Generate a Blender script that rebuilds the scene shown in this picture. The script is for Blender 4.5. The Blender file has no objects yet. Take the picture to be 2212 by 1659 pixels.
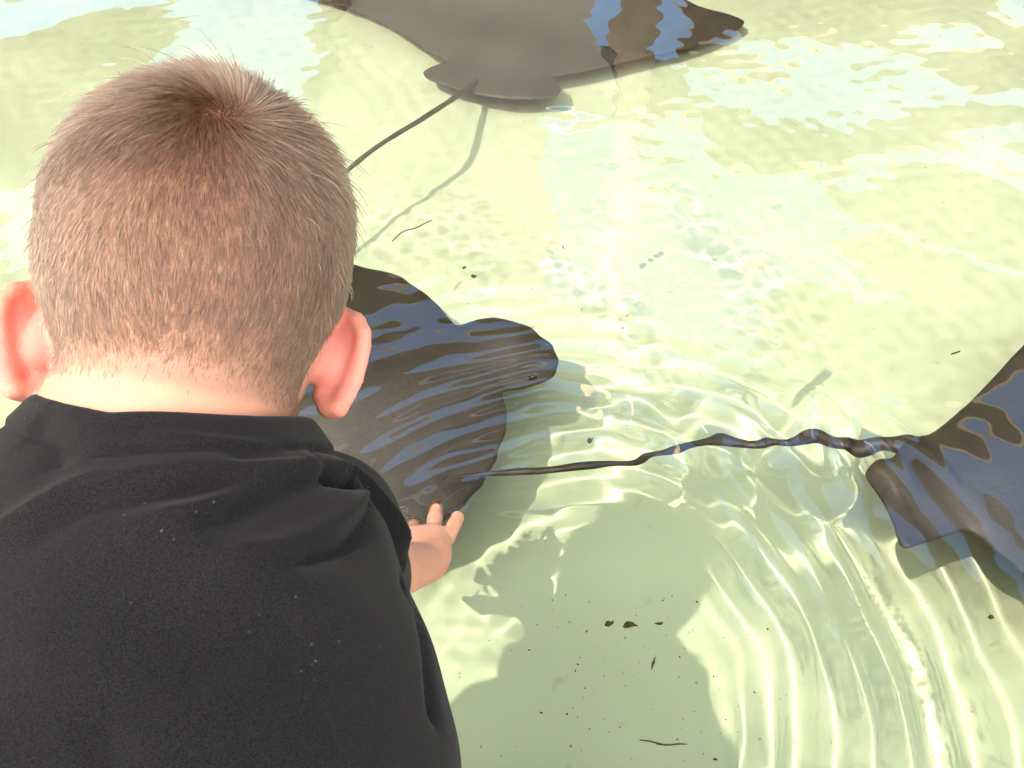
import bpy, math, numpy as np
from mathutils import Vector
from mathutils.bvhtree import BVHTree
S = bpy.context.scene
R = math.radians

# ------------------------------------------------------------------ camera, sky, sun, exposure
CAM_H, FPX = 0.8, 983.0
cam = bpy.data.objects.new('camera', bpy.data.cameras.new('camera'))
S.collection.objects.link(cam); S.camera = cam
cam.location = (0, 0, CAM_H); cam.rotation_euler = (R(45), 0, 0)
cam.data.angle = 2 * math.atan(512 / FPX)
cam.data.clip_start = 0.02; cam.data.clip_end = 500
ELEV = R(59)
sun_dir = Vector((-.728 * math.cos(ELEV), -.686 * math.cos(ELEV), math.sin(ELEV)))
W = bpy.data.worlds.new('World'); S.world = W; W.use_nodes = True
wn = W.node_tree
sky = wn.nodes.new('ShaderNodeTexSky'); sky.sky_type = 'NISHITA'; sky.sun_disc = False; sky.air_density = 1.5; sky.dust_density = .3; sky.ozone_density = 2.5
sky.sun_elevation = ELEV; sky.sun_rotation = math.atan2(sun_dir.x, sun_dir.y)
# added bright cloud fills the shade, thickest behind the camera and to the left
tc = wn.nodes.new('ShaderNodeTexCoord'); cn = wn.nodes.new('ShaderNodeTexNoise'); cn.inputs['Scale'].default_value = 2.2; cn.inputs['Detail'].default_value = 6
sx = wn.nodes.new('ShaderNodeSeparateXYZ'); wn.links.new(tc.outputs['Generated'], sx.inputs[0]); wn.links.new(tc.outputs['Generated'], cn.inputs['Vector'])
m1 = wn.nodes.new('ShaderNodeMath'); m1.operation = 'MULTIPLY_ADD'; m1.inputs[1].default_value = -.34; wn.links.new(sx.outputs['Y'], m1.inputs[0]); wn.links.new(cn.outputs['Fac'], m1.inputs[2])
m2 = wn.nodes.new('ShaderNodeMath'); m2.operation = 'MULTIPLY_ADD'; m2.inputs[1].default_value = -.16; wn.links.new(sx.outputs['X'], m2.inputs[0]); wn.links.new(m1.outputs[0], m2.inputs[2])
cr_ = wn.nodes.new('ShaderNodeValToRGB'); cr_.color_ramp.elements[0].position = .44; cr_.color_ramp.elements[1].position = .60; wn.links.new(m2.outputs[0], cr_.inputs[0])
cm_ = wn.nodes.new('ShaderNodeMix'); cm_.data_type = 'RGBA'; wn.links.new(cr_.outputs[0], cm_.inputs[0]); wn.links.new(sky.outputs[0], cm_.inputs[6]); cm_.inputs[7].default_value = (20, 19.4, 17.2, 1)
wn.links.new(cm_.outputs[2], wn.nodes['Background'].inputs[0])
wn.nodes['Background'].inputs[1].default_value = 0.15
sl = bpy.data.lights.new('sun', 'SUN'); sl.energy = 2.0; sl.angle = R(.5); sl.color = (1, .86, .74)
so = bpy.data.objects.new('sun', sl); S.collection.objects.link(so)
so.rotation_euler = sun_dir.to_track_quat('Z', 'Y').to_euler(); so.location = (0, 0, 6)
sl.cycles.is_caustics_light = True
S.view_settings.view_transform = 'Standard'; S.view_settings.look = 'None'
S.view_settings.gamma = 1; S.view_settings.exposure = 1.56
cy = S.cycles
cy.use_denoising = True; cy.caustics_reflective = False; cy.caustics_refractive = True
cy.max_bounces = 10; cy.transmission_bounces = 8; cy.diffuse_bounces = 4; cy.transparent_max_bounces = 8
cy.sample_clamp_indirect = 6.0; cy.blur_glossy = 0.3

# ------------------------------------------------------------------ helpers
_F = np.array([0, .70710678, -.70710678]); _U = np.array([0, .70710678, .70710678]); _X = np.array([1., 0, 0])
def ray_dir(px, py):
    """direction of a point of the photograph (2212 x 1659 units); used only to measure sizes and places"""
    x, y = px * 1024 / 2212, py * 1024 / 2212
    d = _F + _X * (x - 512) / FPX + _U * (384 - y) / FPX
    return d / np.linalg.norm(d)
def at(px, py, z):
    d = ray_dir(px, py)
    if z >= 0:
        return np.array([0, 0, CAM_H]) + d * (z - CAM_H) / d[2]
    p = np.array([0, 0, CAM_H]) - d * CAM_H / d[2]
    h = d[:2]; s = np.linalg.norm(h); sr = s / 1.33
    q = p[:2] + h / s * sr / math.sqrt(1 - sr * sr) * -z
    return np.array([q[0], q[1], z])
def depth_pt(px, py, dep):
    x, y = px * 1024 / 2212, py * 1024 / 2212
    return np.array([0, 0, CAM_H]) + dep * (_F + _X * (x - 512) / FPX + _U * (384 - y) / FPX)

def link(o, parent=None):
    S.collection.objects.link(o)
    if parent is not None: o.parent = parent
    return o
def mesh_obj(name, v, f, m, parent=None, smooth=True, recv=False):
    me = bpy.data.meshes.new(name)
    v = np.asarray(v, dtype=np.float32)
    if isinstance(f, np.ndarray):
        k = f.shape[1]
        me.vertices.add(len(v)); me.vertices.foreach_set('co', v.ravel())
        me.loops.add(f.size); me.loops.foreach_set('vertex_index', f.astype(np.int32).ravel())
        me.polygons.add(len(f)); me.polygons.foreach_set('loop_start', np.arange(0, f.size, k, dtype=np.int32))
        me.polygons.foreach_set('loop_total', np.full(len(f), k, dtype=np.int32))
        me.update(calc_edges=True); me.validate()
    else:
        me.from_pydata([tuple(map(float, p)) for p in v], [], f); me.update()
    me.materials.append(m)
    if smooth: me.shade_smooth()
    o = link(bpy.data.objects.new(name, me), parent)
    if recv: o.cycles.is_caustics_receiver = True
    return o
def tag(o, label=None, cat=None, group=None, kind=None):
    if label: o['label'] = label
    if cat: o['category'] = cat
    if group: o['group'] = group
    if kind: o['kind'] = kind
    return o
def empty(name, loc, label, cat, group=None):
    o = bpy.data.objects.new(name, None); o.location = loc; o.empty_display_size = .02
    link(o); return tag(o, label, cat, group)

class M:
    """a material and its node shortcuts"""
    def __init__(s, name):
        s.m = bpy.data.materials.new(name); s.m.use_nodes = True; s.t = s.m.node_tree
        s.b = s.t.nodes['Principled BSDF']; s.out = s.t.nodes['Material Output']
    def n(s, typ, **kw):
        x = s.t.nodes.new(typ)
        for k, v in kw.items():
            if k in x.inputs: x.inputs[k].default_value = v
            else: setattr(x, k, v)
        return x
    def l(s, a, b): s.t.links.new(a, b)
    def coords(s): return s.n('ShaderNodeNewGeometry').outputs['Position'] if False else s.n('ShaderNodeTexCoord').outputs['Object']
    def noise(s, scale, detail=4, rough=.55, vec=None):
        x = s.n('ShaderNodeTexNoise'); x.inputs['Scale'].default_value = scale; x.inputs['Detail'].default_value = detail
        x.inputs['Roughness'].default_value = rough
        s.l(vec if vec is not None else s.coords(), x.inputs['Vector']); return x.outputs['Fac']
    def ramp(s, fac, stops):
        x = s.n('ShaderNodeValToRGB'); e = x.color_ramp.elements
        while len(e) < len(stops): e.new(.5)
        for el, (p, c) in zip(e, stops): el.position = p; el.color = (*c, 1)
        s.l(fac, x.inputs[0]); return x.outputs[0]
    def mix(s, fac, a, b):
        x = s.n('ShaderNodeMix', data_type='RGBA')
        if isinstance(fac, float): x.inputs[0].default_value = fac
        else: s.l(fac, x.inputs[0])
        for i, c in ((6, a), (7, b)):
            if isinstance(c, tuple): x.inputs[i].default_value = (*c, 1)
            else: s.l(c, x.inputs[i])
        return x.outputs[2]
    def bump(s, h, strength, dist):
        x = s.n('ShaderNodeBump'); x.inputs['Strength'].default_value = strength; x.inputs['Distance'].default_value = dist
        s.l(h, x.inputs['Height']); s.l(x.outputs[0], s.b.inputs['Normal'])

# ---- sparse signed-distance meshing (naive surface nets)
def smin(a, b, k):
    h = np.clip(.5 + .5 * (b - a) / k, 0, 1)
    return b * (1 - h) + a * h - k * h * (1 - h)
def smax(a, b, k): return -smin(-a, -b, k)
def cone(P, a, b, ra, rb):
    a = np.asarray(a, float); b = np.asarray(b, float); ba = b - a
    t = np.clip(((P - a) @ ba) / (ba @ ba), 0, 1)
    return np.linalg.norm(P - a - t[:, None] * ba, axis=1) - (ra + (rb - ra) * t)
def chain(P, pts, rad, k=.004):
    d = None
    for i in range(len(pts) - 1):
        c = cone(P, pts[i], pts[i + 1], rad[i], rad[i + 1])
        d = c if d is None else smin(d, c, k)
    return d
def ell(P, c, ax, r):
    q = (P - np.asarray(c)) @ np.asarray(ax).T
    r = np.asarray(r); k0 = np.linalg.norm(q / r, axis=1); k1 = np.linalg.norm(q / (r * r), axis=1)
    return k0 * (k0 - 1) / np.maximum(k1, 1e-9)
def surface_nets(fn, lo, hi, h, B=8):
    lo = np.asarray(lo, float); n = np.ceil((np.asarray(hi) - lo) / h / B).astype(int) * B
    nb = n // B
    g = [lo[i] + (np.arange(nb[i]) + .5) * B * h for i in range(3)]
    C = np.stack(np.meshgrid(*g, indexing='ij'), -1).reshape(-1, 3)
    d = np.concatenate([fn(c) for c in np.array_split(C, max(1, len(C) // 200000))])
    D = np.where(d > 0, 1., -1.).astype(np.float32).reshape(nb)
    V = np.repeat(np.repeat(np.repeat(D, B, 0), B, 1), B, 2)
    act = np.flatnonzero(np.abs(d) < B * h * 1.35)
    off = np.stack(np.meshgrid(*[np.arange(B)] * 3, indexing='ij'), -1).reshape(-1, 3)
    for part in np.array_split(act, max(1, len(act) // 600)):
        b3 = np.stack(np.unravel_index(part, nb), -1) * B
        I = (b3[:, None, :] + off[None]).reshape(-1, 3)
        V[I[:, 0], I[:, 1], I[:, 2]] = fn(lo + I * h)
    N = V.shape; s = V < 0
    st = np.array([N[1] * N[2], N[2], 1]); flat = V.ravel()
    cells, pos, quads = [], [], []
    for ax in range(3):
        a = [slice(None)] * 3; b = [slice(None)] * 3; a[ax] = slice(0, -1); b[ax] = slice(1, None)
        sa = s[tuple(a)]; E = np.argwhere(sa != s[tuple(b)])
        o1, o2 = [(1, 2), (2, 0), (0, 1)][ax]
        E = E[(E[:, o1] > 0) & (E[:, o2] > 0) & (E[:, o1] < N[o1] - 1) & (E[:, o2] < N[o2] - 1)]
        idx = E @ st; f0 = flat[idx]; f1 = flat[idx + st[ax]]
        p = E.astype(float); p[:, ax] += f0 / (f0 - f1)
        c4 = np.stack([idx - st[o1] - st[o2], idx - st[o2], idx, idx - st[o1]], -1)
        for k in range(4): cells.append(c4[:, k]); pos.append(p)
        flip = f0 > 0; c4[flip] = c4[flip][:, ::-1]; quads.append(c4)
    cells = np.concatenate(cells); pos = np.concatenate(pos); quads = np.concatenate(quads)
    u, inv = np.unique(cells, return_inverse=True); cnt = np.bincount(inv)
    verts = np.stack([np.bincount(inv, pos[:, k]) / cnt for k in range(3)], -1) * h + lo
    return verts, np.searchsorted(u, quads)
def laplace(v, f, it, lam=.5):
    e = np.concatenate([f[:, [0, 1]], f[:, [1, 2]], f[:, [2, 3]], f[:, [3, 0]]])
    e = np.concatenate([e, e[:, ::-1]]); cnt = np.bincount(e[:, 0], minlength=len(v))[:, None]
    for _ in range(it):
        m = np.stack([np.bincount(e[:, 0], v[e[:, 1], k], len(v)) for k in range(3)], -1) / np.maximum(cnt, 1)
        v = v + lam * (m - v)
    return v
def normals(v, f):
    n = np.cross(v[f[:, 2]] - v[f[:, 0]], v[f[:, 3]] - v[f[:, 1]])
    N = np.stack([sum(np.bincount(f[:, j], n[:, k], len(v)) for j in range(4)) for k in range(3)], -1)
    return N / np.maximum(np.linalg.norm(N, axis=1, keepdims=True), 1e-12)
def unit(a): a = np.asarray(a, float); return a / np.linalg.norm(a)
def spline(pts, n, closed=False):
    """Catmull-Rom through pts"""
    p = np.asarray(pts, float); m = len(p)
    if closed: idx = lambda i: p[i % m]; segs = m
    else: idx = lambda i: p[min(max(i, 0), m - 1)]; segs = m - 1
    out = []
    for i in range(segs):
        a, b, c, d = idx(i - 1), idx(i), idx(i + 1), idx(i + 2)
        for t in np.linspace(0, 1, n, endpoint=False):
            out.append(.5 * (2 * b + (c - a) * t + (2 * a - 5 * b + 4 * c - d) * t * t + (3 * b - a - 3 * c + d) * t ** 3))
    if not closed: out.append(p[-1])
    return np.array(out)
def tube(path, rad, seg=14, sq=1.0):
    """closed tapered tube along path -> verts, faces (quads + end fans as quads)"""
    path = np.asarray(path); n = len(path); v = []; f = []
    up = np.array([0, 0, 1.])
    for i in range(n):
        t = unit(path[min(i + 1, n - 1)] - path[max(i - 1, 0)])
        s = unit(np.cross(t, up if abs(t[2]) < .95 else np.array([1., 0, 0]))); w = np.cross(s, t)
        for k in range(seg):
            a = 2 * math.pi * k / seg
            v.append(path[i] + rad[i] * (math.cos(a) * s + sq * math.sin(a) * w))
    for i in range(n - 1):
        for k in range(seg):
            f.append((i * seg + k, i * seg + (k + 1) % seg, (i + 1) * seg + (k + 1) % seg, (i + 1) * seg + k))
    f.append(tuple(range(seg))[::-1]); f.append(tuple(range((n - 1) * seg, n * seg)))
    return v, f
def box(v, f, c, s, rz=0.0):
    i = len(v); ca, sa = math.cos(rz), math.sin(rz)
    for z in (-1, 1):
        for x, y in ((-1, -1), (1, -1), (1, 1), (-1, 1)):
            dx, dy = x * s[0] / 2, y * s[1] / 2
            v.append((c[0] + dx * ca - dy * sa, c[1] + dx * sa + dy * ca, c[2] + z * s[2] / 2))
    f += [(i, i + 3, i + 2, i + 1), (i + 4, i + 5, i + 6, i + 7)] + [(i + k, i + (k + 1) % 4, i + 4 + (k + 1) % 4, i + 4 + k) for k in range(4)]

# ------------------------------------------------------------------ pool: floor, deck, water
FLOOR = -.30
m = M('pool_floor_paint'); co = m.coords()
c0 = m.ramp(m.noise(1.6, 5, .6, co), [(.25, (.470, .565, .355)), (.75, (.550, .63, .43))])
st = m.n('ShaderNodeTexNoise'); st.inputs['Scale'].default_value = 38; st.inputs['Detail'].default_value = 6
m.l(co, st.inputs['Vector'])
sm = m.ramp(st.outputs['Fac'], [(.66, (0, 0, 0)), (.78, (.45, .45, .45))])
c1 = m.mix(sm, c0, (.30, .34, .15))
vo = m.n('ShaderNodeTexVoronoi'); vo.inputs['Scale'].default_value = 42; m.l(co, vo.inputs['Vector'])
vd = m.ramp(vo.outputs['Distance'], [(.035, (1, 1, 1)), (.075, (0, 0, 0))])
msk = m.ramp(m.noise(5, 3, .6, co), [(.5, (0, 0, 0)), (.62, (1, 1, 1))])
mm = m.n('ShaderNodeMath', operation='MULTIPLY'); m.l(vd, mm.inputs[0]); m.l(msk, mm.inputs[1])
c2 = m.mix(mm.outputs[0], c1, (.16, .18, .06))
m.l(c2, m.b.inputs['Base Color']); m.b.inputs['Roughness'].default_value = .85
floor_mat = m.m
fl = mesh_obj('pool_floor', [(-3, .22, FLOOR), (3, .22, FLOOR), (3, 4.2, FLOOR), (-3, 4.2, FLOOR)], [(0, 1, 2, 3)], floor_mat, recv=True)
tag(fl, kind='structure')

m = M('deck_concrete'); co = m.coords()
m.l(m.ramp(m.noise(14, 8, .65, co), [(.3, (.36, .33, .28)), (.7, (.46, .43, .37))]), m.b.inputs['Base Color'])
m.b.inputs['Roughness'].default_value = .9; m.bump(m.noise(160, 4, .6, co), .3, .002)
deck_mat = m.m
v, f = [], []
box(v, f, (0, -4.88, -.42), (30, 10.2, .96)); box(v, f, (0, 12.1, -.42), (30, 16, .96))
box(v, f, (-9.0, 2.16, -.42), (12, 3.88, .96)); box(v, f, (9.0, 2.16, -.42), (12, 3.88, .96))
tag(mesh_obj('deck', v, f, deck_mat, smooth=False), kind='structure')

def water_height(X, Y):
    rng = np.random.default_rng(7)
    Z = np.zeros_like(X)
    def win(px, py, sx, sy, ang=0):
        c = at(px, py, 0); dx, dy = X - c[0], Y - c[1]; ca, sa = math.cos(ang), math.sin(ang)
        u, w = dx * ca + dy * sa, -dx * sa + dy * ca
        return np.exp(-(u / sx) ** 2 - (w / sy) ** 2)
    def band(l0, l1, amp, n, a0=0, a1=2 * math.pi):
        z = np.zeros_like(X)
        for _ in range(n):
            l = math.exp(rng.uniform(math.log(l0), math.log(l1))); a = rng.uniform(a0, a1); p = rng.uniform(0, 6.283)
            z += l * np.sin((X * math.cos(a) + Y * math.sin(a)) * 6.283 / l + p)
        return z * amp / math.sqrt(n)
    # swell everywhere
    Z += (band(.35, .9, .0040, 14) + band(.14, .35, .0040, 16)) * (1 - .78 * win(1410, 180, .22, .75))
    # rings spreading from the hand
    hc = (.03, .465); dx, dy = X - hc[0], Y - hc[1]; r = np.hypot(dx, dy); th = np.arctan2(dy, dx)
    wob = .010 * np.sin(3 * th + 1) + .0028 * np.sin(7 * th + 20 * r) + band(.12, .24, .020, 8)
    amp = .00032 * np.exp(-((r - .33) / .18) ** 6) * np.clip(.75 + .8 * np.cos(th - .30), 0, 1) * (1 + .22 * np.sin(3 * th + 26 * r))
    Z += amp * np.sin(6.283 * (r + wob) / (.0245 + .018 * r))
    # fine chop near the hand, the middle of the pool and the ray's wake
    Z += win(1000, 1250, .10, .10) * band(.022, .06, .0075, 24)
    md = np.clip(.45 + 6.5 * band(.12, .34, 1., 7) / 1., 0, 1.5)
    Z += win(1230, 470, .30, .24) * md * (band(.018, .05, .0040, 40) + band(.04, .11, .0050, 24, .9, 2.2))
    Z += win(1480, 820, .15, .10) * band(.022, .09, .0065, 36, .5, 2.6)
    Z += win(1740, 975, .18, .06, -.1) * band(.05, .14, .050, 9, -.9, .9)
    Z += win(1960, 1000, .14, .12) * band(.12, .24, .008, 8)
    Z += win(740, 370, .09, .09) * band(.02, .06, .005, 20)
    Z += win(880, 960, .14, .11) * band(.055, .13, .0046, 12, 1.2, 2.0)
    Z += band(.03, .10, .0013, 24)
    return Z
def axis(lo, a, b, hi, step, big):
    l = [a]; s = step
    while l[-1] > lo: s = min(s * 1.25, big); l.append(max(l[-1] - s, lo))
    r = [b]; s = step
    while r[-1] < hi: s = min(s * 1.25, big); r.append(min(r[-1] + s, hi))
    return np.array(l[:0:-1] + list(np.arange(a, b, step)) + r)
def refine(a, lo, hi, step): return np.concatenate([a[a < lo], np.arange(lo, hi, step), a[a >= hi]])
xs = refine(axis(-2.999, -1.15, 1.15, 2.999, .0038, .05), -.05, .66, .0018)
ys = refine(axis(.221, .32, 2.1, 4.099, .0038, .05), .36, .92, .0018)
Xg, Yg = np.meshgrid(xs, ys); Zg = water_height(Xg, Yg)
ii = np.arange(Xg.size).reshape(Xg.shape)
wf = np.stack([ii[:-1, :-1], ii[:-1, 1:], ii[1:, 1:], ii[1:, :-1]], -1).reshape(-1, 4)
m = M('pool_water'); m.t.nodes.remove(m.b)
gl = m.n('ShaderNodeBsdfGlass'); gl.inputs['IOR'].default_value = 1.33; gl.inputs['Roughness'].default_value = 0
gl.inputs['Color'].default_value = (.99, 1, .99, 1)
gs = m.n('ShaderNodeBsdfGlossy'); gs.inputs['Roughness'].default_value = 0; lw = m.n('ShaderNodeFresnel', IOR=1.72)   # extra gloss added to strengthen the mirrored sky
ms = m.n('ShaderNodeMixShader'); m.l(lw.outputs[0], ms.inputs[0]); m.l(gl.outputs[0], ms.inputs[1]); m.l(gs.outputs[0], ms.inputs[2])
m.l(ms.outputs[0], m.out.inputs[0])
wat = mesh_obj('water', np.stack([Xg, Yg, Zg], -1).reshape(-1, 3), wf, m.m)
wat.cycles.is_caustics_caster = True; tag(wat, kind='structure')
WB = (xs, ys, Zg)

# ------------------------------------------------------------------ rays
m = M('ray_skin'); co = m.coords()
c0 = m.ramp(m.noise(9, 6, .6, co), [(.32, (.009, .0068, .0042)), (.68, (.028, .0215, .014))])
sp = m.ramp(m.noise(70, 3, .5, co), [(.70, (0, 0, 0)), (.78, (.5, .5, .5))])
m.l(m.mix(sp, c0, (.055, .045, .032)), m.b.inputs['Base Color'])
m.b.inputs['Roughness'].default_value = .55; m.bump(m.noise(120, 4, .6, co), .25, .002)
ray_mat = m.m
m = M('ray_eye'); m.b.inputs['Base Color'].default_value = (.008, .007, .006, 1); m.b.inputs['Roughness'].default_value = .15
eye_mat = m.m
def make_ray(outline, spine, z0, thick, zfun, tail, trad, label, loc, eyes=()):
    """one continuous skin: disc with wings, snout and pelvic fins from an outline, thickest along the spine, plus the whip tail"""
    root = empty('stingray', loc, label, 'stingray', 'cownose rays in the touch pool')
    o = spline(outline, 10, True); n = len(o)
    s0, s1 = np.array(spine[0], float), np.array(spine[1], float); d = s1 - s0
    t = np.clip(((o - s0) @ d) / (d @ d), 0, 1); sp_ = s0 + t[:, None] * d
    rings = 26; V = []; q = np.linspace(0, 1, rings)
    # smooth swelling: solve a membrane over the outline
    lo_, hi_ = o.min(0) - .01, o.max(0) + .01; NG = 150; gx = np.linspace(lo_[0], hi_[0], NG); gy = np.linspace(lo_[1], hi_[1], NG)
    GX, GY = np.meshgrid(gx, gy, indexing='ij'); ins = np.zeros(GX.shape, bool); o2 = np.roll(o, -1, 0)
    for (xa, ya), (xb, yb) in zip(o, o2):
        c_ = (ya > GY) != (yb > GY)
        ins ^= c_ & (GX < (xb - xa) * (GY - ya) / (yb - ya + 1e-12) + xa)
    ph = np.zeros(GX.shape); ax_, ay_ = 1 / (gx[1] - gx[0]) ** 2, 1 / (gy[1] - gy[0]) ** 2
    for _ in range(2600):
        ph[1:-1, 1:-1] = (ax_ * (ph[2:, 1:-1] + ph[:-2, 1:-1]) + ay_ * (ph[1:-1, 2:] + ph[1:-1, :-2]) + 1) / (2 * ax_ + 2 * ay_); ph *= ins
    ph /= ph.max()
    def swell(xy):
        fx = np.clip((xy[:, 0] - lo_[0]) / (gx[1] - gx[0]), 0, NG - 1.001); fy = np.clip((xy[:, 1] - lo_[1]) / (gy[1] - gy[0]), 0, NG - 1.001)
        i, j = fx.astype(int), fy.astype(int); u, w = fx - i, fy - j
        return ph[i, j] * (1 - u) * (1 - w) + ph[i + 1, j] * u * (1 - w) + ph[i, j + 1] * (1 - u) * w + ph[i + 1, j + 1] * u * w
    for side in (1, -1):
        for k in range(rings):
            w = q[k]; xy = o * w + sp_ * (1 - w)
            dsp = np.linalg.norm(xy - (s0 + np.clip(((xy - s0) @ d) / (d @ d), 0, 1)[:, None] * d), axis=1)
            ridge = np.exp(-(dsp / (thick * 2.4)) ** 2)
            hh = thick * (.55 * swell(xy) + .45 * ridge * swell(xy) ** .35) + .0018 * (1 - w ** 6)
            zz = z0 + zfun(xy) + side * hh * (1.0 if side > 0 else .55)
            V.append(np.stack([xy[:, 0], xy[:, 1], zz], -1))
    V = np.concatenate(V); F = []
    for side in (0, 1):
        b = side * rings * n
        for k in range(rings - 1):
            for i in range(n):
                j = (i + 1) % n; A, Bq, Cq, Dq = b + k * n + i, b + (k + 1) * n + i, b + (k + 1) * n + j, b + k * n + j
                F.append((A, Bq, Cq, Dq) if side == 0 else (A, Dq, Cq, Bq))
    for i in range(n):
        j = (i + 1) % n; a, c = (rings - 1) * n, rings * n + (rings - 1) * n
        F.append((a + i, c + i, c + j, a + j))
    V = [tuple(p) for p in V]
    tp_ = spline(tail, 10); rr = np.interp(np.linspace(0, 1, len(tp_)), np.linspace(0, 1, len(trad)), trad)
    tv, tf = tube(tp_, rr, 12, .8)
    k = len(V); V += [tuple(p) for p in tv]; F += [tuple(i + k for i in q_) for q_ in tf]
    V = [(p[0] - loc[0], p[1] - loc[1], p[2] - loc[2]) for p in V]
    mesh_obj('body', V, F, ray_mat, root, recv=True)
    for e in eyes:
        v, f = tube([np.array(e) - np.array(loc) + np.array([0, 0, dz]) for dz in (-.008, -.005, 0, .004, .006)], [.003, .005, .006, .004, .0015], 12)
        mesh_obj('eye', v, f, eye_mat, root, recv=True)
    return root
P2 = lambda pts, z: [tuple(at(x, y, z)[:2]) for x, y in pts]

# middle ray: heading right, snout lobe at the right, upper wing behind the boy's head
z = -.12
mid_vis = P2([(770, 558), (860, 588), (930, 640), (968, 682), (990, 703), (1022, 694), (1062, 690), (1120, 712), (1172, 738), (1203, 768),
              (1203, 800), (1180, 826), (1130, 845), (1092, 853), (1098, 900), (1085, 960), (1055, 1020), (1015, 1070), (985, 1100)], z)
mid_hid = [(-.13, .635), (-.185, .625), (-.22, .66), (-.235, .71), (-.25, .745), (-.285, .765), (-.32, .745), (-.345, .765), (-.35, .80), (-.36, .835),
           (-.385, .875), (-.375, .91), (-.34, .925), (-.345, .98), (-.37, 1.05), (-.385, 1.13), (-.36, 1.17), (-.31, 1.165)]
dm = unit((.89, .46)); cm = np.array((-.16, .875))
def zmid(xy):
    b = (xy - cm) @ np.array((-dm[1], dm[0])); a = (xy - cm) @ dm
    return -.30 * b * b + .02 * np.exp(-((a - .19) / .05) ** 2 - (b / .05) ** 2)
make_ray(mid_vis + mid_hid, (cm - dm * .17, cm + dm * .185), z, .036, zmid,
         [(-.34, .80, -.12), (-.42, .76, -.125), (-.55, .72, -.13), (-.75, .70, -.14), (-.95, .72, -.15)], [.012, .009, .006, .004, .002],
         'dark brown ray behind the right ear of the boy, its blunt snout pointing right', (cm[0], cm[1], -.12),
         [(-.012, .966, -.112), (.026, .884, -.112)])
# far ray: seen from behind at the top edge
z = -.22
top_vis = P2([(1500, 92), (1400, 118), (1290, 145), (1225, 160), (1188, 168), (1208, 180), (1212, 196), (1196, 210), (1150, 215), (1085, 214), (1040, 208), (1000, 200), (960, 186),
              (925, 170), (914, 155), (928, 143), (962, 131), (920, 108), (860, 70), (790, 30), (715, 0), (640, -22)], z)
top_hid = [(-.62, 2.17), (-.70, 2.27), (-.66, 2.31), (-.50, 2.30), (-.30, 2.33), (-.16, 2.38), (-.10, 2.42), (-.02, 2.44), (.05, 2.42), (.10, 2.36), (.20, 2.28)]
top_r = P2([(1480, -10), (1520, 6), (1572, 18), (1600, 28), (1604, 38), (1580, 55)], z)
def ztop(xy):
    b = np.abs(xy[:, 0] + .03); return -.10 * np.minimum(b, .5) ** 2 * 1.2
tl = [at(1075, 95, -.232), at(1045, 150, -.225), at(1020, 185, -.212), at(990, 208, -.17), at(945, 237, -.10), at(900, 265, -.06), at(840, 300, -.05), at(770, 350, -.06), at(690, 420, -.08), at(600, 500, -.10)]
make_ray(top_vis + top_hid + top_r, ((-.01, 1.86), (.01, 2.36)), z, .045, ztop, tl, [.004, .0075, .0075, .0068, .0062, .0056, .005, .0045, .004, .003],
         'grey brown ray at the top edge with spread wings and thin tail', (-.02, 2.0, -.22), [(-.1, 2.34, -.2), (.09, 2.33, -.2)])
# right ray: leaving the frame at the right, tail trailing left
z = -.085
rt_vis = P2([(2230, 722), (2180, 780), (2140, 822), (2075, 885), (2012, 940), (1985, 950), (1950, 962), (1900, 1010), (1890, 1030), (1900, 1065), (1925, 1130), (1948, 1183),
             (1985, 1178), (2040, 1160), (2095, 1150), (2150, 1195), (2212, 1250), (2290, 1330)], z)
rt_hid = [(.63, .50), (.70, .45), (.76, .45), (.79, .50), (.80, .57), (.83, .63), (.87, .66), (.93, .68), (.95, .73), (.94, .79), (.89, .82), (.84, .84), (.83, .92), (.82, 1.0), (.78, 1.06), (.73, 1.05)]
dr = unit((1, .0)); cr = np.array((.70, .745))
def zrt(xy):
    b = xy[:, 1] - cr[1]; return .25 * b * b
tl = [at(2060, 985, z), at(1960, 965, -.09), at(1880, 968, -.10), at(1800, 946, -.105), at(1690, 962, -.105), at(1560, 950, -.105), at(1470, 976, -.10), at(1400, 984, -.095),
      at(1340, 1000, -.085), at(1180, 1015, -.09), at(1030, 1030, -.09), at(960, 1034, -.085)]
make_ray(rt_vis + rt_hid, ((.47, .735), (.88, .74)), z, .036, zrt, tl, [.015, .0125, .0100, .0082, .0068, .0058, .0052, .0047, .0042, .0037, .003, .0022],
         'dark ray leaving at the right edge, its long whip tail trailing left', (.70, .745, -.085), [(.87, .80, -.07), (.87, .68, -.07)])

# ------------------------------------------------------------------ the boy
roll = R(2.5)
hf = np.array((0, .545, -.839)); hu0 = np.array((0, .839, .545)); hr0 = np.array((1., 0, 0))
yaw = R(17); hf, hr0 = hf * math.cos(yaw) - hr0 * math.sin(yaw), hr0 * math.cos(yaw) + hf * math.sin(yaw)
hr = hr0 * math.cos(roll) - hu0 * math.sin(roll); hu = hu0 * math.cos(roll) + hr0 * math.sin(roll)
HC = depth_pt(430, 574, .50); HA = np.array([hr, hf, hu])
def H(r, f, u): return HC + r * hr + f * hf + u * hu
RS, RE, RW = np.array((-.118, .335, .330)), np.array((-.117, .415, .180)), np.array((-.080, .530, .035))
LS, LE, LW = np.array((-.286, .226, .415)), np.array((-.372, .195, .26)), np.array((-.345, .155, .092))
NB = np.array((-.168, .300, .440))
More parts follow.
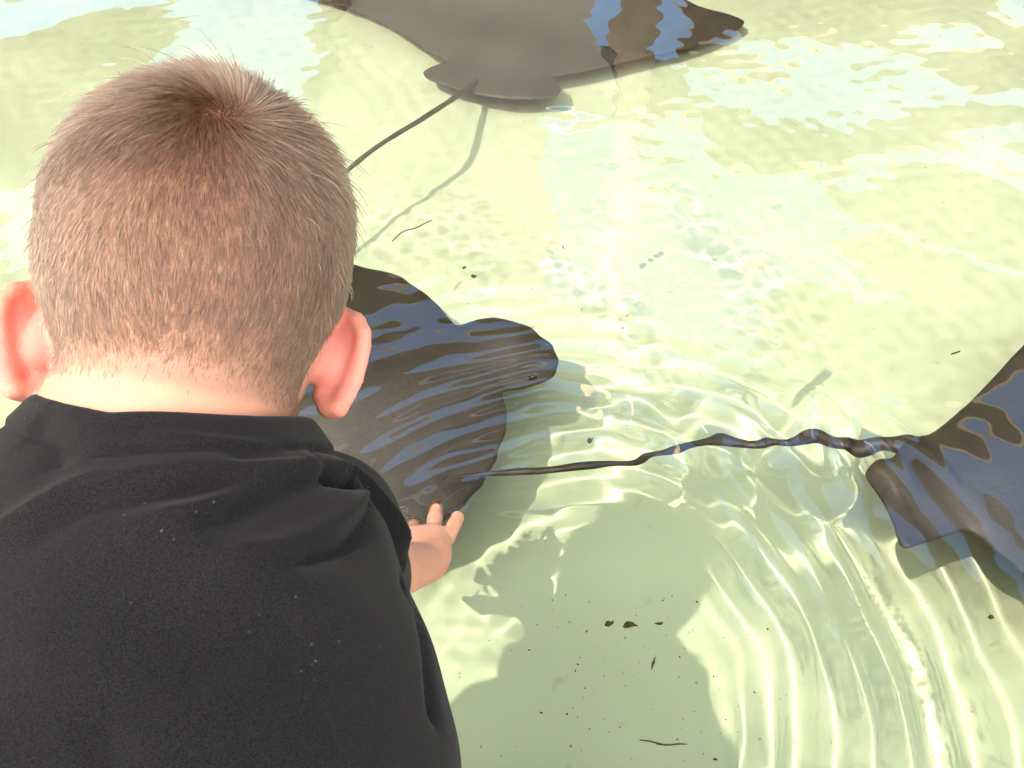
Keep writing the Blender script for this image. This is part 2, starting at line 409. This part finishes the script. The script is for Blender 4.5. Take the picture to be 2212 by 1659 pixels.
# right hand: palm low over the water, fingers spread away from the camera, thumb on the left
hd = unit((-.10, .75, -.42)); hs = unit((.98, .14, .02)); hn = np.cross(hs, hd)   # along the fingers, towards the little finger, back of the hand
def G(s, l, n): return RW + (hs * s + hd * l + hn * n) * 1.12
FING = [  # knuckle, joint, joint, tip
    [G(-.022, .048, .002), G(-.026, .068, -.003), G(-.029, .082, -.012), G(-.030, .090, -.020)],
    [G(-.008, .052, .004), G(-.009, .076, .000), G(-.010, .092, -.010), G(-.010, .101, -.019)],
    [G(.008, .050, .004), G(.011, .071, .007), G(.013, .088, .008), G(.014, .097, .007)],
    [G(.021, .042, .001), G(.027, .056, .005), G(.031, .069, .006), G(.033, .077, .004)]]
def ear_pts(side):
    eo = unit(hr * side * .80 - hf * .60); eu = unit(hu * .97 - hf * .18 + hr * side * .10); en = np.cross(eo, eu) * side
    base = H(side * .0665, .006, -.041 - (.006 if side < 0 else 0))
    return base, eo, eu / .9, en
EAR_O = [(.001, -.021), (.005, -.0265), (.011, -.0255), (.0155, -.018), (.0195, -.008), (.0235, .002), (.0265, .012), (.0265, .020), (.022, .0265), (.014, .0285), (.006, .026), (.000, .019)]
def body_sdf(P):
    I3 = np.eye(3)
    d = ell(P, H(0, .002, .006), HA, (.0690, .086, .0865))
    d = smin(d, ell(P, H(0, -.030, -.004), HA, (.0655, .056, .0720)), .03)
    d = smin(d, ell(P, H(0, .040, -.045), HA, (.056, .050, .062)), .035)      # jaw and cheeks
    d = smin(d, cone(P, H(0, .080, -.085), H(0, .070, -.070), .012, .02), .02)    # chin
    d = smin(d, cone(P, H(0, .098, -.030), H(0, .085, .000), .0085, .006), .010)  # nose
    for s in (-1, 1):
        d = smax(d, -ell(P, H(s * .029, .097, .000), HA, (.016, .010, .010)), .01)
        d = smin(d, ell(P, H(s * .029, .083, -.001), HA, (.011, .009, .009)), .004)
    d = smin(d, ell(P, H(0, .088, -.054), HA, (.019, .007, .0035)), .006)
    d = smin(d, ell(P, H(0, .087, -.061), HA, (.016, .007, .004)), .004)
    # neck
    d = smin(d, cone(P, H(0, -.016, -.060), NB, .048, .052), .022)
    d = smin(d, cone(P, NB, NB + np.array((.050, .02, -.078)), .048, .030), .03)
    d = smin(d, cone(P, NB, NB + np.array((-.075, .012, -.04)), .050, .036), .03)
    # torso, arms
    d = smin(d, cone(P, NB + np.array((0, -.03, -.048)), (-.17, -.06, .35), .072, .085), .035)
    d = smin(d, ell(P, (-.172, .20, .36), I3, (.105, .12, .072)), .04)
    for Sx, Ex, Wx in ((RS, RE, RW), (LS, LE, LW)):
        d = smin(d, chain(P, [Sx, (Sx + Ex) / 2, Ex, (Ex * .65 + Wx * .35), Wx], [.033, .031, .0265, .0265, .0185], .008), .02)
    # legs kneeling on the deck
    for s in (-1, 1):
        hip, kn, an = np.array((-.17 + s * .05, -.07, .34)), np.array((-.17 + s * .065, .07, .118)), np.array((-.17 + s * .06, -.20, .098))
        d = smin(d, chain(P, [hip, kn, an], [.068, .046, .030], .01), .02)
        d = smin(d, cone(P, an, an + np.array((0, -.10, -.012)), .026, .022), .015)
    # right hand
    palm = smin(cone(P, G(-.012, .012, 0), G(-.014, .046, .001), .0135, .0125), cone(P, G(.010, .012, 0), G(.013, .043, .001), .0135, .0120), .012)
    palm = smin(palm, cone(P, G(0, .0, 0), G(0, .045, .001), .016, .0125), .012)
    for ch, r0 in zip(FING, (.0084, .0086, .0084, .0076)):
        palm = smin(palm, chain(P, ch, [r0, r0 * .95, r0 * .88, r0 * .74], .002), .0035)
    palm = smin(palm, chain(P, [G(-.020, .014, -.004), G(-.036, .032, -.010), G(-.046, .048, -.014), G(-.050, .060, -.018)], [.0105, .0092, .0080, .0064], .003), .006)
    d = smin(d, palm, .010)
    # left hand, flat on the deck
    for k, (a, l) in enumerate(((-.5, .05), (-.15, .062), (.1, .064), (.38, .056), (1.15, .042))):
        q = LW + np.array((math.sin(a) * .02, math.cos(a) * .035, -.014)); e = q + np.array((math.sin(a), math.cos(a), -.12)) * l * .62
        d = smin(d, chain(P, [LW + np.array((0, .01, -.004)), q, e], [.016, .009, .0062], .004), .005)
    # ears
    for s in (-1, 1):
        base, eo, eu, en = ear_pts(s)
        q = np.stack([(P - base) @ eo, (P - base) @ eu, (P - base) @ en], -1)
        near = np.linalg.norm(q - np.array((.012, 0, 0)), axis=1)
        k = near < .06
        if k.any():
            Q = q[k]
            # cupped plate: its rim curls forward
            cup = .10 * Q[:, 0] + 9.0 * (Q[:, 0] - .006) ** 2 * .35
            c2 = np.array((.0125, .003)); uv = Q[:, :2] - c2
            ang = R(-20); uu = uv[:, 0] * math.cos(ang) - uv[:, 1] * math.sin(ang) * -1; ww = uv[:, 1] * math.cos(ang) - uv[:, 0] * math.sin(ang)
            plate = ell(np.stack([Q[:, 0], Q[:, 1], Q[:, 2] - cup], -1), (.010, .002, 0), I3, (.0178, .0262, .0030))
            o = np.array(EAR_O); rim = None
            pts = np.stack([o[:, 0], o[:, 1], .10 * o[:, 0] + 3.1 * (o[:, 0] - .006) ** 2 + .001], -1)
            rad = [.0052, .0056, .0050, .0036, .0033, .0034, .0037, .0039, .0040, .0040, .0040, .0040]
            rim = chain(Q, pts, rad, .002)
            concha = ell(Q, (.002, .002, .004), I3, (.0115, .0165, .0075))
            e = smin(smin(plate, rim, .004), concha, .005)
            d[k] = smin(d[k], e, .004)
    return d
bv, bf = surface_nets(body_sdf, (-.43, -.36, -.075), (.02, .66, .615), .0022)
bv = laplace(bv, bf, 1, .4)

boy = empty('person', (-.17, -.05, .06), 'young boy with short brown hair and black shirt, one hand in the water', 'person')
OFF = np.array((-.17, -.05, .06))
m = M('skin'); co = m.coords()
at_ = m.n('ShaderNodeVertexColor'); at_.layer_name = 'tint'
base = m.mix(m.noise(75, 6, .65, co), (.27, .115, .072), (.34, .155, .10))
sep = m.n('ShaderNodeSeparateColor'); m.l(at_.outputs['Color'], sep.inputs[0])
base = m.mix(sep.outputs[0], base, (.50, .14, .13))
stub = m.n('ShaderNodeMath', operation='MULTIPLY'); stub.inputs[1].default_value = .62; m.l(sep.outputs[1], stub.inputs[0])
m.l(m.mix(stub.outputs[0], base, (.085, .050, .034)), m.b.inputs['Base Color'])
rw = m.n('ShaderNodeMath', operation='MULTIPLY_ADD'); rw.inputs[1].default_value = -.48; rw.inputs[2].default_value = .6; m.l(sep.outputs[2], rw.inputs[0]); m.l(rw.outputs[0], m.b.inputs['Roughness']); m.b.inputs['Specular IOR Level'].default_value = .4; m.b.inputs['Subsurface Weight'].default_value = .55
m.b.inputs['Subsurface Radius'].default_value = (1.0, .32, .18); m.b.inputs['Subsurface Scale'].default_value = .006
m.bump(m.noise(420, 4, .6, co), .35, .0009)
skin_mat = m.m
body = mesh_obj('body', bv - OFF, bf, skin_mat, boy, recv=True)
def headq(P): return (P - HC) @ HA.T
eard = np.full(len(bv), 9.)
for s_ in (-1, 1):
    base_, eo, eu, en = ear_pts(s_)
    q = np.stack([(bv - base_) @ eo, (bv - base_) @ eu, (bv - base_) @ en], -1)
    eard = np.minimum(eard, np.linalg.norm((q - np.array((.013, .001, .004))) / np.array((.020, .032, .018)), axis=1))
tint = np.clip(1.25 - eard, 0, 1) / .6
# ---- shirt
def shirt_sdf(P):
    d = cone(P, NB + np.array((.008, -.033, -.034)), (-.146, -.10, .336), .094, .131)
    d = smin(d, ell(P, (-.160, .180, .368), np.eye(3), (.136, .14, .088)), .05)
    nx = unit(H(0, -.016, -.060) - NB)
    for Sx, Ex, k, r1 in ((RS, RE, .72, .047), (LS, LE, .70, .050)):
        d = smin(d, cone(P, NB + np.array((0, -.01, -.035)), Sx, .060, .050), .035)
        d = smin(d, cone(P, Sx, Sx + (Ex - Sx) * k, .052, r1), .025)
    d = smin(d, cone(P, NB - nx * .05, NB + nx * .020, .070, .060), .022)
    d = smax(d, np.where(((P - NB) @ nx > -.04) & (np.linalg.norm(np.cross(P - NB, nx), axis=1) < .078), np.maximum((P - NB) @ nx - .024 - .28 * np.maximum(P[:, 0] - NB[0], 0), -.02), -1), .003)
    d = smax(d, -cone(P, NB + nx * .010, NB + nx * .08, .0545, .0560), .003)      # neck opening
    for Sx, Ex, k in ((RS, RE, .72), (LS, LE, .70)):                               # sleeve openings
        e = Sx + (Ex - Sx) * k; ax = unit(Ex - Sx)
        d = smax(d, np.where(np.linalg.norm(P - e, axis=1) < .12, (P - e) @ ax - .012, -1), .004)
        d = smax(d, -cone(P, e - ax * .012, e + ax * .10, .040, .044), .003)
    d = smax(d, -(P[:, 1] + .17), .005)
    return d
sv, sf = surface_nets(shirt_sdf, (-.52, -.20, .10), (.06, .52, .58), .0022)
sv = laplace(sv, sf, 6, .5)
def bvh(v, f): return BVHTree.FromPolygons([Vector(p) for p in v], [tuple(map(int, q)) for q in f])
def hit(tree, px, py):
    d = ray_dir(px, py); r = tree.ray_cast(Vector((0, 0, CAM_H)), Vector(d))
    return None if r[0] is None else np.array(r[0])
FOLDS = [  # points measured in the photograph, height, half width
    ([(-40, 1180), (0, 1155), (165, 1055), (280, 1035), (430, 1017), (575, 1005), (690, 992)], .0050, .0075),
    ([(60, 1180), (170, 1105), (300, 1080), (430, 1062), (560, 1035), (680, 1008)], -.0038, .0070),
    ([(250, 1145), (400, 1115), (480, 1085), (575, 1035), (690, 1004)], .0050, .0065),
    ([(420, 1150), (520, 1110), (620, 1062), (710, 1030)], -.0045, .0070),
    ([(480, 990), (600, 985), (692, 988)], -.0040, .0040),
    ([(300, 930), (450, 948), (570, 962), (680, 982)], .0030, .0060),
    ([(215, 915), (400, 930), (560, 945), (650, 970)], -.0022, .0050),
    ([(430, 1240), (520, 1205), (600, 1185), (700, 1140), (765, 1095), (795, 1050)], .0050, .0065),
    ([(600, 1230), (700, 1195), (755, 1170), (800, 1100), (790, 1060)], -.0058, .0065),
    ([(700, 1020), (735, 1035), (775, 1045)], -.0080, .0045),
    ([(700, 998), (780, 1032), (850, 1110), (885, 1190), (905, 1260)], .0050, .0060),
    ([(745, 1035), (800, 1060), (845, 1120), (870, 1200), (885, 1280)], -.0050, .0050),
    ([(60, 915), (105, 950), (120, 1010)], -.0030, .0090),
    ([(150, 1600), (330, 1500), (520, 1400), (640, 1330)], -.0028, .0120),
    ([(260, 1640), (420, 1540), (600, 1440)], .0022, .0120),
    ([(900, 1280), (925, 1400), (945, 1560)], -.0040, .0060),
]
tree = bvh(sv, sf); nn = normals(sv, sf); disp = np.zeros(len(sv))
for pts, a, w in FOLDS:
    line = [hit(tree, x, y) for x, y in spline(pts, 8)]
    line = np.array([p for p in line if p is not None])
    if len(line) < 3: continue
    near = np.flatnonzero(np.min(np.linalg.norm(sv[:, None, :] - line[None, ::6], axis=2), axis=1) < .05)
    dd = np.linalg.norm(sv[near][:, None, :] - line[None], axis=2); k = dd.argmin(1); dist = dd[np.arange(len(near)), k]
    tt = k / (len(line) - 1); fade = np.minimum(1, np.minimum(tt / .22 + .15, (1 - tt) / .10 + .45))
    disp[near] += 1.2 * a * fade * (.45 * np.exp(-(dist / (w * .9)) ** 2) + .6 * np.exp(-dist / (w * .75)))
rng = np.random.default_rng(3)
nx = unit(H(0, -.016, -.060) - NB); pe = (sv - NB) @ nx - .024 - .28 * np.maximum(sv[:, 0] - NB[0], 0)   # ribbed neckband
rad_ = np.linalg.norm(np.cross(sv - NB, nx), axis=1); nb_ = (rad_ < .10) & (pe > -.05)
disp += np.where(nb_, .0011 / (1 + np.exp(-(pe + .0165) / .0006)) - .0022 * np.exp(-((pe + .0175) / .0017) ** 2), 0)
for _ in range(22):
    kx = np.array((.45, 1., .6)) * rng.uniform(30, 110) + rng.normal(size=3) * 22; disp += .00030 * np.sin(sv @ kx + rng.uniform(0, 6.28))
sv = sv + nn * disp[:, None]; sv = laplace(sv, sf, 1, .4)
m = M('black_jersey'); co = m.coords()
fib = m.noise(1250, 3, .7, co); tone = m.ramp(fib, [(.32, (.0014, .0014, .0017)), (.70, (.0086, .0080, .0095))])
vo = m.n('ShaderNodeTexVoronoi'); vo.inputs['Scale'].default_value = 150; m.l(co, vo.inputs['Vector'])
ld = m.ramp(vo.outputs['Distance'], [(.06, (1, 1, 1)), (.12, (0, 0, 0))])
lm = m.ramp(m.noise(31, 2, .5, co), [(.54, (0, 0, 0)), (.62, (.8, .8, .8))])
ml = m.n('ShaderNodeMath', operation='MULTIPLY'); m.l(ld, ml.inputs[0]); m.l(lm, ml.inputs[1])
m.l(m.mix(ml.outputs[0], tone, (.03, .03, .03)), m.b.inputs['Base Color'])
m.b.inputs['Roughness'].default_value = .9; m.b.inputs['Specular IOR Level'].default_value = .06
m.b.inputs['Sheen Weight'].default_value = .03; m.b.inputs['Sheen Roughness'].default_value = .5
m.bump(fib, .35, .0008)
mesh_obj('shirt', sv - OFF, sf, m.m, boy)

# ---- shorts (below the frame)
def shorts_sdf(P):
    d = cone(P, (-.17, -.02, .35), (-.17, -.11, .345), .100, .105)
    for s_ in (-1, 1):
        d = smin(d, cone(P, (-.17 + s_ * .052, -.07, .335), (-.17 + s_ * .067, .045, .165), .082, .068), .02)
    return d
pv, pf = surface_nets(shorts_sdf, (-.38, -.26, .08), (.04, .16, .48), .005)
m = M('navy_cotton'); m.b.inputs['Base Color'].default_value = (.02, .03, .06, 1); m.b.inputs['Roughness'].default_value = .9
m.bump(m.noise(300, 3), .3, .001)
mesh_obj('shorts', pv - OFF, pf, m.m, boy)

# ---- hair
def hair_mask(P):
    q = headq(P); r, f_, u = q.T
    ok = (np.abs(r) < .0745) & (np.linalg.norm(q, axis=1) < .12)
    nape = -.077 + .004 * np.abs(r / .05) ** 2 - .004 * (r / .05)
    ok &= u > np.where(f_ < .0, nape, -.03 + .35 * (f_ - .0))
    ok &= ~((f_ > .045) & (u < .048 + .25 * (f_ - .07)))
    for s_ in (-1, 1):
        base_, eo, eu, en = ear_pts(s_)
        e = np.stack([(P - base_) @ eo, (P - base_) @ eu, (P - base_) @ en], -1)
        ok &= np.linalg.norm((e - np.array((.015, .0, .006))) / np.array((.0235, .0420, .032)), axis=1) > 1
    return ok
stub = laplace(hair_mask(bv).astype(float)[:, None].repeat(3, 1), bf, 5)[:, 0]
ca = body.data.color_attributes.new('tint', 'FLOAT_COLOR', 'POINT')
tint = np.clip(tint, 0, 1) * .55
wet = np.clip((.040 - bv[:, 2]) / .02, 0, 1) * (bv[:, 1] > .4)
ca.data.foreach_set('color', np.stack([tint, stub, wet, np.ones_like(tint)], -1).astype(np.float32).ravel())

rng = np.random.default_rng(11)
cen = bv[bf].mean(1); q4 = bv[bf]
area = np.linalg.norm(np.cross(q4[:, 2] - q4[:, 0], q4[:, 3] - q4[:, 1]), axis=1) / 2
okf = hair_mask(cen); cq = headq(cen); area = np.where(okf, area * np.where(cq[:, 1] < 0, np.clip((cq[:, 2] + .078) / .018, .10, 1), 1), 0)
NH = 90000
pick = rng.choice(len(bf), NH, p=area / area.sum())
uv = rng.random((NH, 2)); c = q4[pick]
root = (c[:, 0] * ((1 - uv[:, :1]) * (1 - uv[:, 1:])) + c[:, 1] * (uv[:, :1] * (1 - uv[:, 1:])) + c[:, 2] * (uv[:, :1] * uv[:, 1:]) + c[:, 3] * ((1 - uv[:, :1]) * uv[:, 1:]))
bn = laplace(normals(bv, bf), bf, 6); bn /= np.linalg.norm(bn, axis=1, keepdims=True)
nrm = bn[bf[pick, 0]]
btree = bvh(bv, bf); WH = hit(btree, 490, 222)
dv = root - WH; dist = np.linalg.norm(dv, axis=1); tg = dv - nrm * np.sum(dv * nrm, 1, keepdims=True)
tg /= np.maximum(np.linalg.norm(tg, axis=1, keepdims=True), 1e-9)
sw = (1.9 * np.exp(-dist / .017))[:, None]
tg = tg * np.cos(sw) + np.cross(nrm, tg) * np.sin(sw)
wc = np.exp(-(dist / .011) ** 2)[:, None]; tg = tg * (1 - wc) + (-hr * .75 + hu * .15 - hf * .5)[None] * wc
qq = headq(root)
down = np.where((qq[:, 1] < .03) & (qq[:, 2] < .045), 1., 0.)[:, None] * np.clip((dist - .03) / .05, 0, 1)[:, None]
g = -hu[None] - nrm * np.sum(-hu * nrm, 1, keepdims=True); g /= np.maximum(np.linalg.norm(g, axis=1, keepdims=True), 1e-9)
tg = tg * (1 - .7 * down) + g * .7 * down
cl = np.stack([np.sin(root @ (rng.normal(size=3) * w_) + ph) for w_, ph in ((55, 1), (55, 2), (130, 3), (130, 4), (130, 5))], -1)
side = np.cross(nrm, tg)
tg = tg + side * (.16 * cl[:, :1] + .14 * cl[:, 2:3] + rng.normal(0, .16, (NH, 1)))
tg /= np.linalg.norm(tg, axis=1, keepdims=True)
top = np.clip((qq[:, 2] - .010) / .045, 0, 1) * np.clip((qq[:, 1] + .105) / .04, 0, 1)
ln = (.0090 + .0160 * top) * rng.uniform(.7, 1.15, NH)
ln = ln * np.interp(qq[:, 2], [-.078, -.040], [.38, 1.0])
lift = (.13 - .04 * np.exp(-dist / .015) + .05 * cl[:, 3] + np.abs(rng.normal(0, .085, NH)))
stray = rng.random(NH) < .003; lift = np.where(stray, lift + .5, lift); ln = np.where(stray, ln * 1.25, ln)
K = 5; HP = np.zeros((NH, K, 3)); pcur = root - nrm * .0006
for k in range(K):
    HP[:, k] = pcur
    li = np.clip(lift * (1.25 - .35 * k), -.05, 1.4)[:, None]
    dd = tg * np.cos(li) + nrm * np.sin(li)
    pcur = pcur + dd * (ln / (K - 1))[:, None]
hc = bpy.data.hair_curves.new('hair'); hc.add_curves([K] * NH)
hc.attributes['position'].data.foreach_set('vector', (HP - OFF).astype(np.float32).ravel())
ra = hc.attributes.get('radius') or hc.attributes.new('radius', 'FLOAT', 'POINT')
ra.data.foreach_set('value', np.tile(np.array([.00021, .00021, .00019, .00014, .00005], np.float32), NH))
m = M('brown_hair'); m.t.nodes.remove(m.b)
hb = m.n('ShaderNodeBsdfHairPrincipled'); hb.model = 'CHIANG'; hb.parametrization = 'COLOR'
hi = m.n('ShaderNodeHairInfo')
hcx = m.ramp(hi.outputs['Random'], [(0, (.020, .0105, .0065)), (.5, (.047, .026, .0165)), (1, (.100, .058, .038))])
m.l(hcx, hb.inputs['Color']); hb.inputs['IOR'].default_value = 1.38; hb.inputs['Roughness'].default_value = .45; hb.inputs['Radial Roughness'].default_value = .5
m.l(hb.outputs[0], m.out.inputs[0]); hc.materials.append(m.m)
link(bpy.data.objects.new('hair', hc), boy)

# ------------------------------------------------------------------ bits in the water
def water_z(x, y): 
    i = np.clip(np.searchsorted(WB[0], x), 0, len(WB[0]) - 1); j = np.clip(np.searchsorted(WB[1], y), 0, len(WB[1]) - 1)
    return float(WB[2][j, i])
m = M('bubble_film'); m.t.nodes.remove(m.b)
g_ = m.n('ShaderNodeBsdfGlass'); g_.inputs['IOR'].default_value = 1.12; g_.inputs['Roughness'].default_value = 0; m.l(g_.outputs[0], m.out.inputs[0])
bub_mat = m.m
BUB = [(1675, 735, .0085, 'largest round bubble floating on bright rippled water in mid pool'),
       (1280, 447, .0058, 'bubble on the pale water beside the peach coloured reflection'),
       (1345, 505, .0030, 'tiny bubble just below the peach coloured reflection'),
       (1215, 560, .0032, 'small bubble on choppy water left of the peach reflection'),
       (872, 1108, .0048, 'clear bubble clinging beside the knuckles of the boy'),
       (888, 1122, .0036, 'smaller bubble touching the hand of the boy')]
for x, y, r, lab in BUB:
    p = at(x, y, 0); z = water_z(p[0], p[1]); v, f = [], []
    for i in range(9):
        a = math.pi * i / 8
        for k in range(16):
            b = math.pi * k / 8; v.append((r * math.sin(a) * math.cos(b), r * math.sin(a) * math.sin(b), r * math.cos(a) * .8))
    for i in range(8):
        for k in range(16): f.append((i * 16 + k, (i + 1) * 16 + k, (i + 1) * 16 + (k + 1) % 16, i * 16 + (k + 1) % 16))
    o = mesh_obj('bubble', v, f, bub_mat); o.location = (p[0], p[1], z + r * .35); tag(o, lab, 'bubble', 'bubbles on the water')
m = M('wet_debris'); m.l(m.ramp(m.noise(300, 3), [(.35, (.045, .045, .014)), (.7, (.12, .11, .035))]), m.b.inputs['Base Color']); m.b.inputs['Specular IOR Level'].default_value = .1; m.b.inputs['Roughness'].default_value = 1
deb_mat = m.m
def flake(name, px, py, z, sx, sy, rz, lab, cat, seed, zt=.0012):
    rg = np.random.default_rng(seed); c = at(px, py, z); n = 14; v, f = [], []
    rr = 1 + .35 * rg.normal(size=n) * .6
    for s_ in (1, -1):
        for k in range(n):
            a = 2 * math.pi * k / n; x, y = sx * rr[k] * math.cos(a), sy * rr[k] * math.sin(a)
            v.append((x * math.cos(rz) - y * math.sin(rz), x * math.sin(rz) + y * math.cos(rz), s_ * zt + .0004 * rg.normal()))
    v += [(0, 0, zt * 1.6), (0, 0, -zt)]
    for k in range(n):
        j = (k + 1) % n; f += [(k, j, 2 * n), (n + j, n + k, 2 * n + 1), (k, n + k, n + j, j)]
    o = mesh_obj(name, v, f, deb_mat, recv=True); o.location = tuple(c); return tag(o, lab, cat, 'bits of debris in the pool')
flake('debris_fleck', 1003, 577, -.03, .0026, .0017, .5, 'upper of two dark flecks above the snout of the middle ray', 'debris', 1)
flake('debris_fleck', 1024, 596, -.03, .0033, .0026, 0, 'lower of two dark flecks above the snout of the middle ray', 'debris', 2)
flake('debris_fleck', 1275, 952, -.03, .0036, .0026, .6, 'dark fleck drifting just above the long whip tail', 'debris', 3)
flake('debris_fleck', 1345, 708, -.03, .0028, .0018, .6, 'small dark fleck on bright water right of the snout of the middle ray', 'debris', 4)
flake('dirt_spot', 1358, 1346, FLOOR + .0015,   .0085, .0034, .05, 'largest dark dirt spot on the floor in the shadow of the boy', 'dirt', 5)
flake('dirt_spot', 1313, 1344, FLOOR + .0015, .0042, .0027, .3, 'smaller dirt spot left of the largest one in the shadow', 'dirt', 6)
flake('dirt_spot', 1424, 1345, FLOOR + .0015, .0040, .0016, 0, 'thin dirt spot right of the largest one in the shadow', 'dirt', 7)
flake('dirt_spot', 1400, 1180, FLOOR + .0015, .0001, .0001, 0, 'barely visible speck in the shadow of the head', 'dirt', 7) if False else None
flake('dirt_spot', 2136, 1329, FLOOR + .0015, .0028, .0025, 0, 'lone round dark spot on the sunlit floor at the right edge', 'dirt', 8)
flake('twig', 1410, 1430, FLOOR + .002, .0075, .0012, 1.2, 'short dark twig slanting on the shaded floor below the head shadow', 'twig', 9)
flake('twig', 2065, 762, FLOOR + .002, .0085, .0009, .35, 'dark twig on the sunlit floor near the right ray wing', 'twig', 10)
flake('twig', 1432, 1608, FLOOR + .002, .0240, .0007, -.12, 'long dark scrap lying on the shaded floor near the bottom edge', 'twig', 11)
def strand(name, pts, rad, lab, cat):
    p = spline([at(*q) for q in pts], 8); c = p[len(p) // 2].copy()
    v, f = tube(p - c, np.full(len(p), rad), 8); o = mesh_obj(name, v, f, deb_mat, recv=True); o.location = tuple(c)
    return tag(o, lab, cat, 'bits of debris in the pool')
strand('weed_strand', [(848, 520, -.05), (870, 500, -.05), (900, 492, -.05), (932, 476, -.05)], .0011, 'thin dark strand of weed drifting above the middle ray', 'weed')
# fine grit lying about on the floor, too many to count
rg = np.random.default_rng(5); v, f = [], []
for _ in range(150):
    if rg.random() < .6: c = at(rg.normal(1420, 190), rg.uniform(1280, 1650), FLOOR)
    else: c = np.array((rg.uniform(-1, 1), rg.uniform(.4, 2.1), FLOOR))
    s_ = abs(rg.normal(.0003, .0004)) + .0004; a = rg.uniform(0, 3.14); e = rg.uniform(.3, 1); i = len(v)
    for k in range(6):
        b = 2 * math.pi * k / 6; x, y = s_ * 1.5 * math.cos(b), s_ * e * math.sin(b)
        v.append((c[0] + x * math.cos(a) - y * math.sin(a), c[1] + x * math.sin(a) + y * math.cos(a), FLOOR + .0006))
    v.append((c[0], c[1], FLOOR + .0016))
    f += [(i + k, i + (k + 1) % 6, i + 6) for k in range(6)]
tag(mesh_obj('grit', v, f, deb_mat, recv=True), 'fine dark grit scattered over the pool floor', 'grit', kind='stuff')

# ------------------------------------------------------------------ shade structure on the far side (seen only mirrored in the water)
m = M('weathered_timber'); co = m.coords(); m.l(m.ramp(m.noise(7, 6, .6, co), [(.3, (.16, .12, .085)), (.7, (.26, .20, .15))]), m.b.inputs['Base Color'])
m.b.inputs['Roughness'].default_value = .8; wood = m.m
m = M('haze_panel_pale'); m.b.inputs['Base Color'].default_value = (.72, .71, .68, 1); m.b.inputs['Roughness'].default_value = .7; pale = m.m  # far panels made pale so their reflection hazes the far ray
m = M('tan_post_paint'); m.l(m.ramp(m.noise(5, 5), [(.3, (.84, .64, .44)), (.7, (.88, .72, .52))]), m.b.inputs['Base Color']); m.b.inputs['Roughness'].default_value = .6; tan = m.m
pg = empty('pergola', (0, 5.2, .06), 'brown timber shade roof on posts, mirrored in the water', 'pergola')
def slab(name, c, s, mat, rz=0):
    v, f = [], []; box(v, f, (c[0], c[1] - 5.2, c[2] - .06), s, rz); return mesh_obj(name, v, f, mat, pg, smooth=False)
for x0, y0, x1, y1 in [(-6, 1.3, 1.45, 3.35), (-6, 3.42, 1.45, 3.98), (-6, 4.52, .1, 5.1), (-1.6, 5.1, .22, 16), (.22, 6.9, .78, 16), (.80, 6.9, 1.48, 7.7), (2.1, 5.05, 7, 5.9), (1.5, 6.3, 7, 7.1), (1.5, 7.7, 7, 16), (.9, 1.3, 7, 2.6), (1.5, 3.75, 7, 4.75), (-9, 5.6, -2.9, 8.6)]:
    slab('roof_panel', ((x0 + x1) / 2, (y0 + y1) / 2, 3.1), (x1 - x0, y1 - y0, .05), pale if (y1 > 9 and x0 < .8) else wood)
for x in (-5.6, -1.6, 5.6): slab('beam', (x, 6.0, 3.0), (.12, 6.2, .14), wood)
for x, y in ((-5.6, 3.2), (5.6, 5.0), (-5.6, 8.9), (5.6, 8.9), (-1.6, 8.9)): slab('post', (x, y, 1.5), (.14, .14, 2.86), wood)
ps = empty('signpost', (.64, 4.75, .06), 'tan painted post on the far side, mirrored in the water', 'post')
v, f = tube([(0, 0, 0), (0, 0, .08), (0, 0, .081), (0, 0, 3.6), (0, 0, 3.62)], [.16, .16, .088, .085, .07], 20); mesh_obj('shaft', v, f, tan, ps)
v, f = tube([(0, 0, .082), (0, 0, 1.75), (0, 0, 1.76)], [.094, .093, .090], 20); mesh_obj('shade_sleeve', v, f, wood, ps)  # added brown tube puts the shade on the lower post into colour
